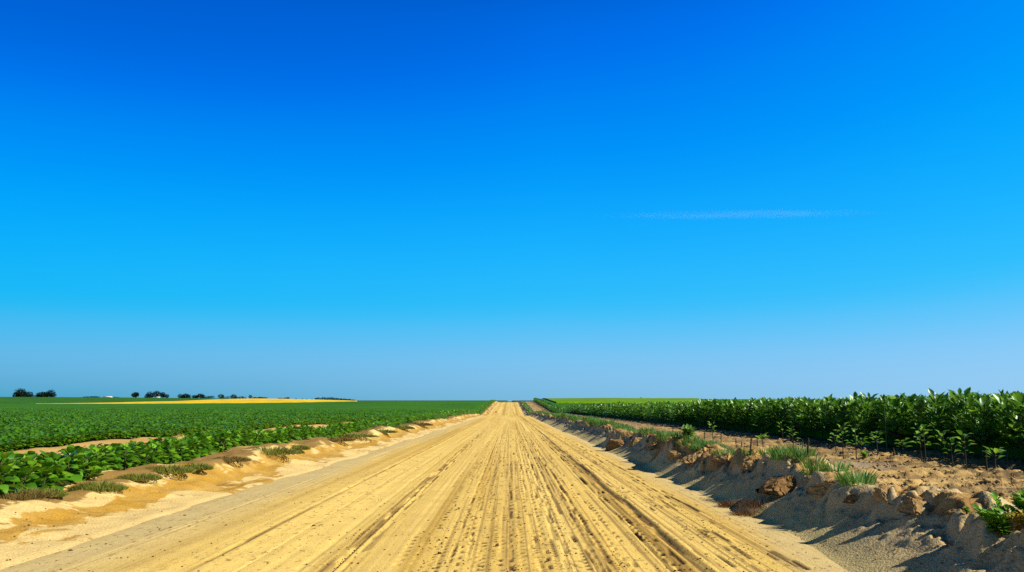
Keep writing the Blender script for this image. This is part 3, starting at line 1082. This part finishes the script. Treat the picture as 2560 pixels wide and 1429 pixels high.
M_BUSH = leaf_mat('bush_leaf', (.03, .12, .008), (.09, .26, .018), (.22, .42, .05), .4, .35)
M_YLEAF = leaf_mat('yellowing_leaf', (.12, .14, .01), (.30, .26, .02), (.42, .36, .05), .5, .3)
bush('leafy_bush', 2483, 1348, 1248, 112, 600, 'bright green leafy bush on the right bank crest, lower right corner', 10, M_BUSH, .078, .46)
bush('leafy_bush', 2548, 1308, 1246, 62, 601, 'green leafy bush cut by the right edge of the photo behind the corner bush', 8, M_BUSH, .078, .46)
bush('leafy_bush', 2548, 1356, 1326, 70, 602, 'low bush with yellowing leaves right of the corner bush', 6, M_YLEAF, .07, .3)
bush('leafy_bush', 1716, 1100, 1074, 44, 603, 'isolated grey green bush on the bare strip before the tall crop', 8, M_GRASS, .15, .35)
bush('leafy_bush', 2108, 1196, 1180, 22, 604, 'tiny yellow green plant among grass behind the right bank crest', 4, M_BUSH, .06, .4)
bush('leafy_bush', 2156, 1147, 1134, 20, 605, 'tiny green plant low on the bare strip below the crop', 4, M_BUSH, .07, .5)
bush('leafy_bush', 2402, 1291, 1281, 14, 606, 'tiny green sprout left of the corner bush', 3, M_BUSH, .03, .5)

# taller shoots poking above the canopy
for i, (px, top, Y) in enumerate(((1980, 989, 26), (1997, 988, 27), (2174, 986, 21), (2208, 982, 19), (2260, 987, 21), (2285, 983, 20), (2337, 984, 19), (2504, 969, 15.5), (2445, 981, 17), (2392, 984, 18), (1900, 993, 30))):
    p = at(px, top, Y)
    g0 = gz(p.x, p.y)
    b = Bag()
    H = p.z - g0
    b.stick([(0, 0, 0), (.01, 0, H * .5), (0, 0, H * .9)], .012, .006, 5, .3)
    for k in range(3):
        b.leaf(leaf_shape(0, .5, .1, .25), np.array([0, 0, H - .2]), k * 2.1 + i, 1.25 + .1 * k, 0, .2, .4)
    o = link('crop_shoot', b.mesh('crop_shoot', True), M_CROP)
    o.location = (p.x, p.y, g0)
    tag(o, 'narrow upright shoot poking above the canopy of the tall crop against the sky', 'crop shoot', 'shoots above the tall crop')

# ------------------------------------------------------------------ distant trees, hedges and farm buildings
def crown_bag(lobes, seed, leaf, n):
    r = random.Random(seed)
    b = Bag()
    tot = sum(l[3] * l[4] for l in lobes)
    shp = leaf_shape(2, .3, .2, .9)
    for (cx, cy, cz, rx_, rz_) in lobes:
        m = int(n * rx_ * rz_ / tot)
        for k in range(m):
            v = Vector((r.gauss(0, 1), r.gauss(0, 1), r.gauss(0, 1))).normalized()
            q = r.uniform(.55, 1.04)
            bumpy = 1 + .16 * mnoise.noise(v * 2.6 + Vector((seed, cx, cz)))
            p = np.array([cx + v.x * rx_ * q * bumpy, cy + v.y * rx_ * q * bumpy, max(.05, cz + v.z * rz_ * q * bumpy)])
            b.leaf(shp, p, r.uniform(0, 6.28), r.uniform(-.9, .9), r.uniform(-1, 1), leaf * r.uniform(.6, 1.3), min(1, max(0, r.gauss(.45 + .2 * v.z, .2))))
    return b


def far_tree(name, Y, px, base, lobes, label, cat, group=None, trunk=True, n=900):
    """lobes in photo px relative to (px, base): (dx, dz, rx, rz)"""
    p = at(px, base, Y)
    z0 = gz(p.x, Y)
    lift = p.z - z0
    k = Y / F
    lb_ = [(dx * k, random.uniform(-.3, .3) * rx_ * k, max(dz * k + max(lift, 0), rz_ * k * .75), rx_ * k, rz_ * k) for dx, dz, rx_, rz_ in lobes]
    t = empty(name, (p.x, Y, z0))
    tag(t, label, cat, group)
    big = max(l[3] for l in lb_)
    link('crown', crown_bag(lb_, int(px), max(.45, big * .22), n).mesh('crown'), M_TREE, t)
    if trunk:
        b = Bag()
        top = max(l[2] for l in lb_)
        b.stick([(0, 0, -.2), (.05, 0, top * .4), (0, 0, top)], big * .10 + .08, .08, 7)
        for l in lb_[:4]:
            b.stick([(0, 0, top * .35), (l[0] * .6, l[1] * .5, l[2] * .8 + top * .05), (l[0], l[1], l[2])], big * .05 + .05, .04, 5)
        link('trunk', b.mesh('trunk', True), M_TRUNK, t)
    return t


GT = 'trees on the horizon at left'
far_tree('tree', 660, 52, 991, [(0, 10, 13, 11), (-12, 5, 9, 7), (8, 6, 10, 8)], 'broad dark tree at the far left of the horizon, left of a pair', 'tree', GT, n=1300)
far_tree('tree', 668, 73, 991, [(0, 7, 9, 7), (-5, 4, 8, 5), (6, 3, 6, 4)], 'lower dark tree joined to the right of the far left tree', 'tree', GT)
far_tree('tree', 662, 125, 991, [(0, 9.5, 10, 9), (7, 5, 8, 6), (-8, 6, 9, 6)], 'tall rounded tree at the right end of the leftmost tree group', 'tree', GT, n=1200)
far_tree('tree', 660, 106, 991, [(0, 6, 12, 6.5), (-9, 3, 8, 4), (9, 6, 8, 7)], 'long low tree sloping left from the tall rounded one in the leftmost group', 'tree', GT, n=1100)
far_tree('tree', 650, 338, 993, [(0, 8, 9, 6.5), (-3, 7, 6, 5), (4, 8, 5, 5)], 'solitary round tree with a visible trunk standing alone on the horizon', 'tree', GT)
far_tree('tree', 650, 373, 994, [(0, 8, 9, 8), (-6, 5, 6, 6), (5, 6, 6, 7)], 'leftmost big tree of the group with a small house in front', 'tree', GT)
far_tree('tree', 658, 391, 994, [(0, 11, 8, 8), (5, 10, 6, 6), (-4, 9, 6, 7)], 'tallest tree of the group, standing behind the small house', 'tree', GT)
far_tree('tree', 655, 405, 994, [(0, 9, 7, 6), (3, 6, 5, 5)], 'third tree of the house group, right of the tallest', 'tree', GT)
far_tree('tree', 655, 417, 994, [(0, 5.5, 5.5, 5)], 'small round tree at the right end of the house group', 'tree', GT, n=500)
far_tree('tree', 690, 450, 995, [(0, 6, 6, 5.5), (3, 4, 4, 4)], 'small round tree at the left end of the four tree row', 'tree', GT, n=600)
far_tree('tree', 690, 465, 996, [(0, 6, 9, 6), (-6, 5, 5, 5), (6, 5, 6, 5)], 'broad dark tree second in the four tree row', 'tree', GT)
far_tree('tree', 720, 486, 996, [(0, 5, 8, 4.5), (5, 4, 5, 4)], 'low spreading tree third in the four tree row', 'tree', GT, n=700)
far_tree('tree', 715, 501, 996, [(0, 7, 8, 6), (6, 5, 5, 5)], 'tallest tree at the right end of the four tree row', 'tree', GT)
far_tree('hedge', 900, 524, 995, [(-8, 3, 7, 3), (0, 4, 7, 3), (7, 4, 6, 3)], 'faint bluish hedge on the horizon right of the four tree row', 'hedge', None, False, 500)
far_tree('tree', 740, 551, 997, [(0, 6, 7, 6), (5, 5, 4, 5)], 'compact tree left of a faint hedge, above the thick part of the yellow field', 'tree', GT, n=600)
far_tree('hedge', 900, 567, 996, [(-4, 3, 5, 3), (3, 4, 4, 4)], 'short faint hedge between two compact trees on the horizon', 'hedge', None, False, 350)
far_tree('tree', 740, 584, 997, [(0, 6.5, 7, 6), (5, 5, 4, 4), (-5, 5, 4, 5)], 'compact tree with a long hedge running off its right side', 'tree', GT, n=600)
far_tree('hedge', 820, 602, 996, [(-8, 3, 6, 3), (0, 4, 7, 3), (8, 3, 5, 3)], 'hedge running right from the compact tree on the horizon', 'hedge', None, False, 400)
far_tree('tree', 740, 626, 996, [(0, 6, 4.5, 5)], 'single small upright tree above the highest part of the yellow field', 'tree', GT, n=400)
far_tree('hedge', 820, 650, 996, [(-12, 2.5, 8, 2.5), (0, 3, 8, 2.5), (11, 2.5, 8, 2)], 'long low hedge just right of the single upright tree', 'hedge', None, False, 500)
far_tree('hedge', 820, 710, 997, [(-9, 2, 8, 2), (4, 2.5, 7, 2), (10, 3, 4, 3)], 'low isolated hedge on the horizon above the yellow field', 'hedge', None, False, 400)
for px, b_, h_, lab in ((740, 998, 3, 'first of four tiny bushes dotted along the yellow field skyline'), (756, 998, 2.5, 'second of four tiny bushes dotted along the yellow field skyline'),
                        (767, 999, 2.5, 'third of four tiny bushes dotted along the yellow field skyline'), (780, 999, 2.5, 'fourth of four tiny bushes dotted along the yellow field skyline')):
    far_tree('shrub', 600, px, b_, [(0, h_ * .5, 1.6, h_ * .6)], lab, 'shrub', 'tiny bushes on the skyline', False, 120)
far_tree('tree', 620, 795, 999, [(0, 3, 7, 3.5), (-5, 2, 4, 3)], 'left end tree of the dark wood edge at the tip of the yellow field', 'tree', GT, n=500)
far_tree('tree', 620, 814, 999, [(-5, 4, 6, 4), (4, 4, 6, 3.5)], 'middle tree of the dark wood edge at the tip of the yellow field', 'tree', GT, n=600)
far_tree('tree', 630, 833, 999, [(-4, 4, 6, 4), (5, 3, 6, 3.5)], 'right hand tree of the dark wood edge at the tip of the yellow field', 'tree', GT, n=600)
far_tree('hedge', 640, 862, 1000, [(-14, 3, 8, 3), (-2, 2.5, 9, 2.5), (10, 2, 9, 2), (20, 1, 7, 1.5)], 'tapering hedge running right from the dark wood edge', 'hedge', None, False, 700)
far_tree('hedge', 1200, 229, 993, [(-14, 1.5, 9, 1.5), (0, 2, 10, 1.5), (12, 2, 8, 1.5)], 'faint far hedge left of the pale farm building', 'hedge', None, False, 400)
far_tree('hedge', 1200, 287, 993, [(-4, 1.5, 6, 1.5), (4, 1.2, 6, 1.2)], 'faint far hedge right of the pale farm building', 'hedge', None, False, 250)
far_tree('cypress_tree', 300, 1602, 1000, [(0, 3, 1.7, 3.4), (0.4, 5.5, 1.1, 1.8)], 'tiny dark upright tree alone on the skyline right of the road', 'tree', None, True, 220)


def house(px, base, Y, wpx, hpx, label, wallc, roofc):
    p = at(px, base, Y)
    z0 = gz(p.x, Y)
    k = Y / F
    W, H = wpx * k / 2, hpx * k + max(p.z - z0, 0)
    Dp = W * .6
    t = empty('farm_building', (p.x, Y, z0))
    tag(t, label, 'building')
    V = np.array([(-W, -Dp, -.3), (W, -Dp, -.3), (W, Dp, -.3), (-W, Dp, -.3), (-W, -Dp, H * .65), (W, -Dp, H * .65), (W, Dp, H * .65), (-W, Dp, H * .65), (-W, 0, H), (W, 0, H)])
    T = np.array([(0, 1, 5), (0, 5, 4), (1, 2, 6), (1, 6, 5), (2, 3, 7), (2, 7, 6), (3, 0, 4), (3, 4, 7), (4, 8, 7), (5, 6, 9)])
    link('wall', np_mesh('wall', V, T), wallc, t)
    e, w2 = .25, W * 1.04
    hz = H * .65
    V = np.array([(-w2, -Dp - e, hz - .12), (w2, -Dp - e, hz - .12), (w2, 0, H + .06), (-w2, 0, H + .06), (w2, Dp + e, hz - .12), (-w2, Dp + e, hz - .12)])
    V = np.concatenate([V, V + np.array([0, 0, .18])])
    T = []
    for q in ((0, 1, 2, 3), (3, 2, 4, 5)):
        T += [(q[2], q[1], q[0]), (q[3], q[2], q[0]), (q[0] + 6, q[1] + 6, q[2] + 6), (q[0] + 6, q[2] + 6, q[3] + 6)]
    for a, b in ((0, 1), (1, 2), (2, 4), (4, 5), (5, 3), (3, 0)):
        T += [(a, b, b + 6), (a, b + 6, a + 6)]
    link('roof', np_mesh('roof', V, np.array(T)), roofc, t)
    for s in (-.45, .4):
        V = np.array([(s * W - .4, -Dp - .04, H * .15), (s * W + .4, -Dp - .04, H * .15), (s * W + .4, -Dp - .04, H * .5), (s * W - .4, -Dp - .04, H * .5)])
        V = np.concatenate([V, V + np.array([0, .06, 0])])
        T = np.array([(0, 1, 2), (0, 2, 3), (1, 5, 6), (1, 6, 2), (4, 0, 3), (4, 3, 7), (3, 2, 6), (3, 6, 7)])
        link('door', np_mesh('door', V, T), M_TRUNK, t)


M_WALL = flat_mat('pale_render_wall', (.62, .57, .48), 2, .9, 1.05)
M_ROOF = flat_mat('pale_roof_sheet', (.58, .54, .47), 2, .9, 1.05)
house(270, 993, 1180, 19, 3.6, 'long pale farm building far away on the horizon between two faint hedges', M_WALL, M_ROOF)
house(394, 994, 640, 9, 2.8, 'small pale house in front of the tallest tree of its group', M_WALL, M_ROOF)

# ------------------------------------------------------------------ sun and sky
EL, AZ = math.radians(37), math.radians(110)      # azimuth clockwise from +Y
sd = Vector((math.sin(AZ) * math.cos(EL), math.cos(AZ) * math.cos(EL), math.sin(EL)))
sun = bpy.data.lights.new('sun', 'SUN')
sun.energy = 5.0
sun.angle = math.radians(.5)
sun.color = (1.0, .945, .84)
so = bpy.data.objects.new('sun', sun)
COL.objects.link(so)
so.rotation_euler = sd.to_track_quat('Z', 'Y').to_euler()

w = bpy.data.worlds.new('World')
sc.world = w
w.use_nodes = True
nt = w.node_tree
L = nt.links.new
bg = nt.nodes['Background']
sky = nt.nodes.new('ShaderNodeTexSky')
sky.sky_type = 'NISHITA'
sky.sun_disc = False
sky.sun_elevation = EL
sky.sun_rotation = AZ
sky.air_density = .7
sky.dust_density = .5
sky.ozone_density = 3
tc = nt.nodes.new('ShaderNodeTexCoord')
sep = nt.nodes.new('ShaderNodeSeparateXYZ')
L(tc.outputs['Generated'], sep.inputs[0])


def math_n(op, a, b=None, clamp=False):
    n_ = nt.nodes.new('ShaderNodeMath')
    n_.operation = op
    n_.use_clamp = clamp
    for i, v in enumerate((a, b)):
        if v is None:
            continue
        if isinstance(v, (int, float)):
            n_.inputs[i].default_value = v
        else:
            L(v, n_.inputs[i])
    return n_.outputs[0]


def mapr(v, a, b, c, d_, smooth=True):
    n_ = nt.nodes.new('ShaderNodeMapRange')
    n_.interpolation_type = 'SMOOTHSTEP' if smooth else 'LINEAR'
    for i, q in enumerate((v, a, b, c, d_)):
        if isinstance(q, (int, float)):
            n_.inputs[i].default_value = q
        else:
            L(q, n_.inputs[i])
    return n_.outputs[0]


def vmul(a, s):
    n_ = nt.nodes.new('ShaderNodeVectorMath')
    n_.operation = 'SCALE'
    L(a, n_.inputs[0])
    if isinstance(s, (int, float)):
        n_.inputs['Scale'].default_value = s
    else:
        L(s, n_.inputs['Scale'])
    return n_.outputs[0]


def cmix(f, a, b):
    n_ = nt.nodes.new('ShaderNodeMix')
    n_.data_type = 'RGBA'
    for k_, v in (('Factor', f), ('A', a), ('B', b)):
        if isinstance(v, (int, float)):
            n_.inputs[k_].default_value = v
        elif isinstance(v, tuple):
            n_.inputs[k_].default_value = (*v, 1)
        else:
            L(v, n_.inputs[k_])
    return n_.outputs['Result']


side = math_n('ADD', mapr(sep.outputs['X'], -.6, .05, .74, 1.03, False), mapr(sep.outputs['X'], .05, .6, 0.0, .03, False))
base_sky = vmul(vmul(sky.outputs[0], .1), side)
cur = nt.nodes.new('ShaderNodeRGBCurve')
L(base_sky, cur.inputs['Color'])


def setc(c, pts):
    c.points[0].location = pts[0]
    c.points[1].location = pts[-1]
    for p in pts[1:-1]:
        c.points.new(*p)


setc(cur.mapping.curves[0], [(0, 0), (.19, .0), (.225, .003), (.27, .055), (.40, .22), (.6, .32), (1, .5)])
setc(cur.mapping.curves[1], [(0, 0), (.12, .115), (.18, .265), (.258, .415), (.39, .53), (.5, .58), (1, .8)])
setc(cur.mapping.curves[2], [(0, 0), (.15, .40), (.24, .66), (.338, .93), (.45, 1.0), (.6, 1.0), (1, 1.0)])
cur.mapping.update()
# dust near the horizon, and the unseen zenith darkened to cut blue fill in shadows
el = sep.outputs['Z']
hz = math_n('POWER', 2.71828, math_n('MULTIPLY', math_n('MAXIMUM', el, 0.0), -15.0))
hcol = cmix(mapr(sep.outputs['X'], -.6, .6, 0, 1, False), (.055, .345, .52), (.33, .61, .85))
c1 = cmix(math_n('MULTIPLY', hz, .92), cur.outputs[0], hcol)
zen = mapr(el, .43, .66, 0, 1)
c2 = cmix(zen, c1, (.016, .018, .024))
out = vmul(c2, 10.0 / 2 ** EXPO)
L(out, bg.inputs['Color'])
bg.inputs['Strength'].default_value = .1

# ------------------------------------------------------------------ thin streak of cloud
bm = bmesh.new()
bmesh.ops.create_icosphere(bm, subdivisions=4, radius=1)
me = bpy.data.meshes.new('cloud')
bm.to_mesh(me)
bm.free()
cm = bpy.data.materials.new('thin_cloud')
cm.use_nodes = True
cn = cm.node_tree
cn.nodes.remove(cn.nodes['Principled BSDF'])
pv = cn.nodes.new('ShaderNodeVolumePrincipled')
pv.inputs['Color'].default_value = (1, 1, 1, 1)
pv.inputs['Anisotropy'].default_value = .2
tcc = cn.nodes.new('ShaderNodeTexCoord')
ln = cn.nodes.new('ShaderNodeVectorMath')
ln.operation = 'LENGTH'
cn.links.new(tcc.outputs['Object'], ln.inputs[0])
mr = cn.nodes.new('ShaderNodeMapRange')
mr.interpolation_type = 'SMOOTHSTEP'
for i, v in ((1, 1.0), (2, .1), (3, 0.0), (4, 1.0)):
    mr.inputs[i].default_value = v
cn.links.new(ln.outputs['Value'], mr.inputs[0])
nz = cn.nodes.new('ShaderNodeTexNoise')
nz.inputs['Scale'].default_value = 2.0
nz.inputs['Detail'].default_value = 4
mpc = cn.nodes.new('ShaderNodeMapping')
mpc.inputs['Scale'].default_value = (2.2, .6, .5)
cn.links.new(tcc.outputs['Object'], mpc.inputs['Vector'])
cn.links.new(mpc.outputs[0], nz.inputs['Vector'])
mr2 = cn.nodes.new('ShaderNodeMapRange')
for i, v in ((1, .35), (2, .65), (3, 0.15), (4, 1.0)):
    mr2.inputs[i].default_value = v
cn.links.new(nz.outputs['Fac'], mr2.inputs[0])
mm = cn.nodes.new('ShaderNodeMath')
mm.operation = 'MULTIPLY'
cn.links.new(mr.outputs[0], mm.inputs[0])
cn.links.new(mr2.outputs[0], mm.inputs[1])
mm2 = cn.nodes.new('ShaderNodeMath')
mm2.operation = 'MULTIPLY'
mm2.inputs[1].default_value = 8e-4
cn.links.new(mm.outputs[0], mm2.inputs[0])
cn.links.new(mm2.outputs[0], pv.inputs['Density'])
cn.links.new(pv.outputs[0], cn.nodes['Material Output'].inputs['Volume'])
co = link('cloud', me, cm)
p = at(1850, 537, 9000)
co.location = p
co.scale = (1900, 300, 22)
co.rotation_euler = (0, -.012, 0)
tag(co, kind='structure')

# ------------------------------------------------------------------ render settings
sc.view_settings.view_transform = 'Standard'
sc.view_settings.look = 'None'
sc.view_settings.exposure = EXPO
sc.view_settings.gamma = 1.0
sc.render.engine = 'CYCLES'
sc.cycles.max_bounces = 6
sc.cycles.volume_bounces = 0
sc.cycles.use_denoising = False
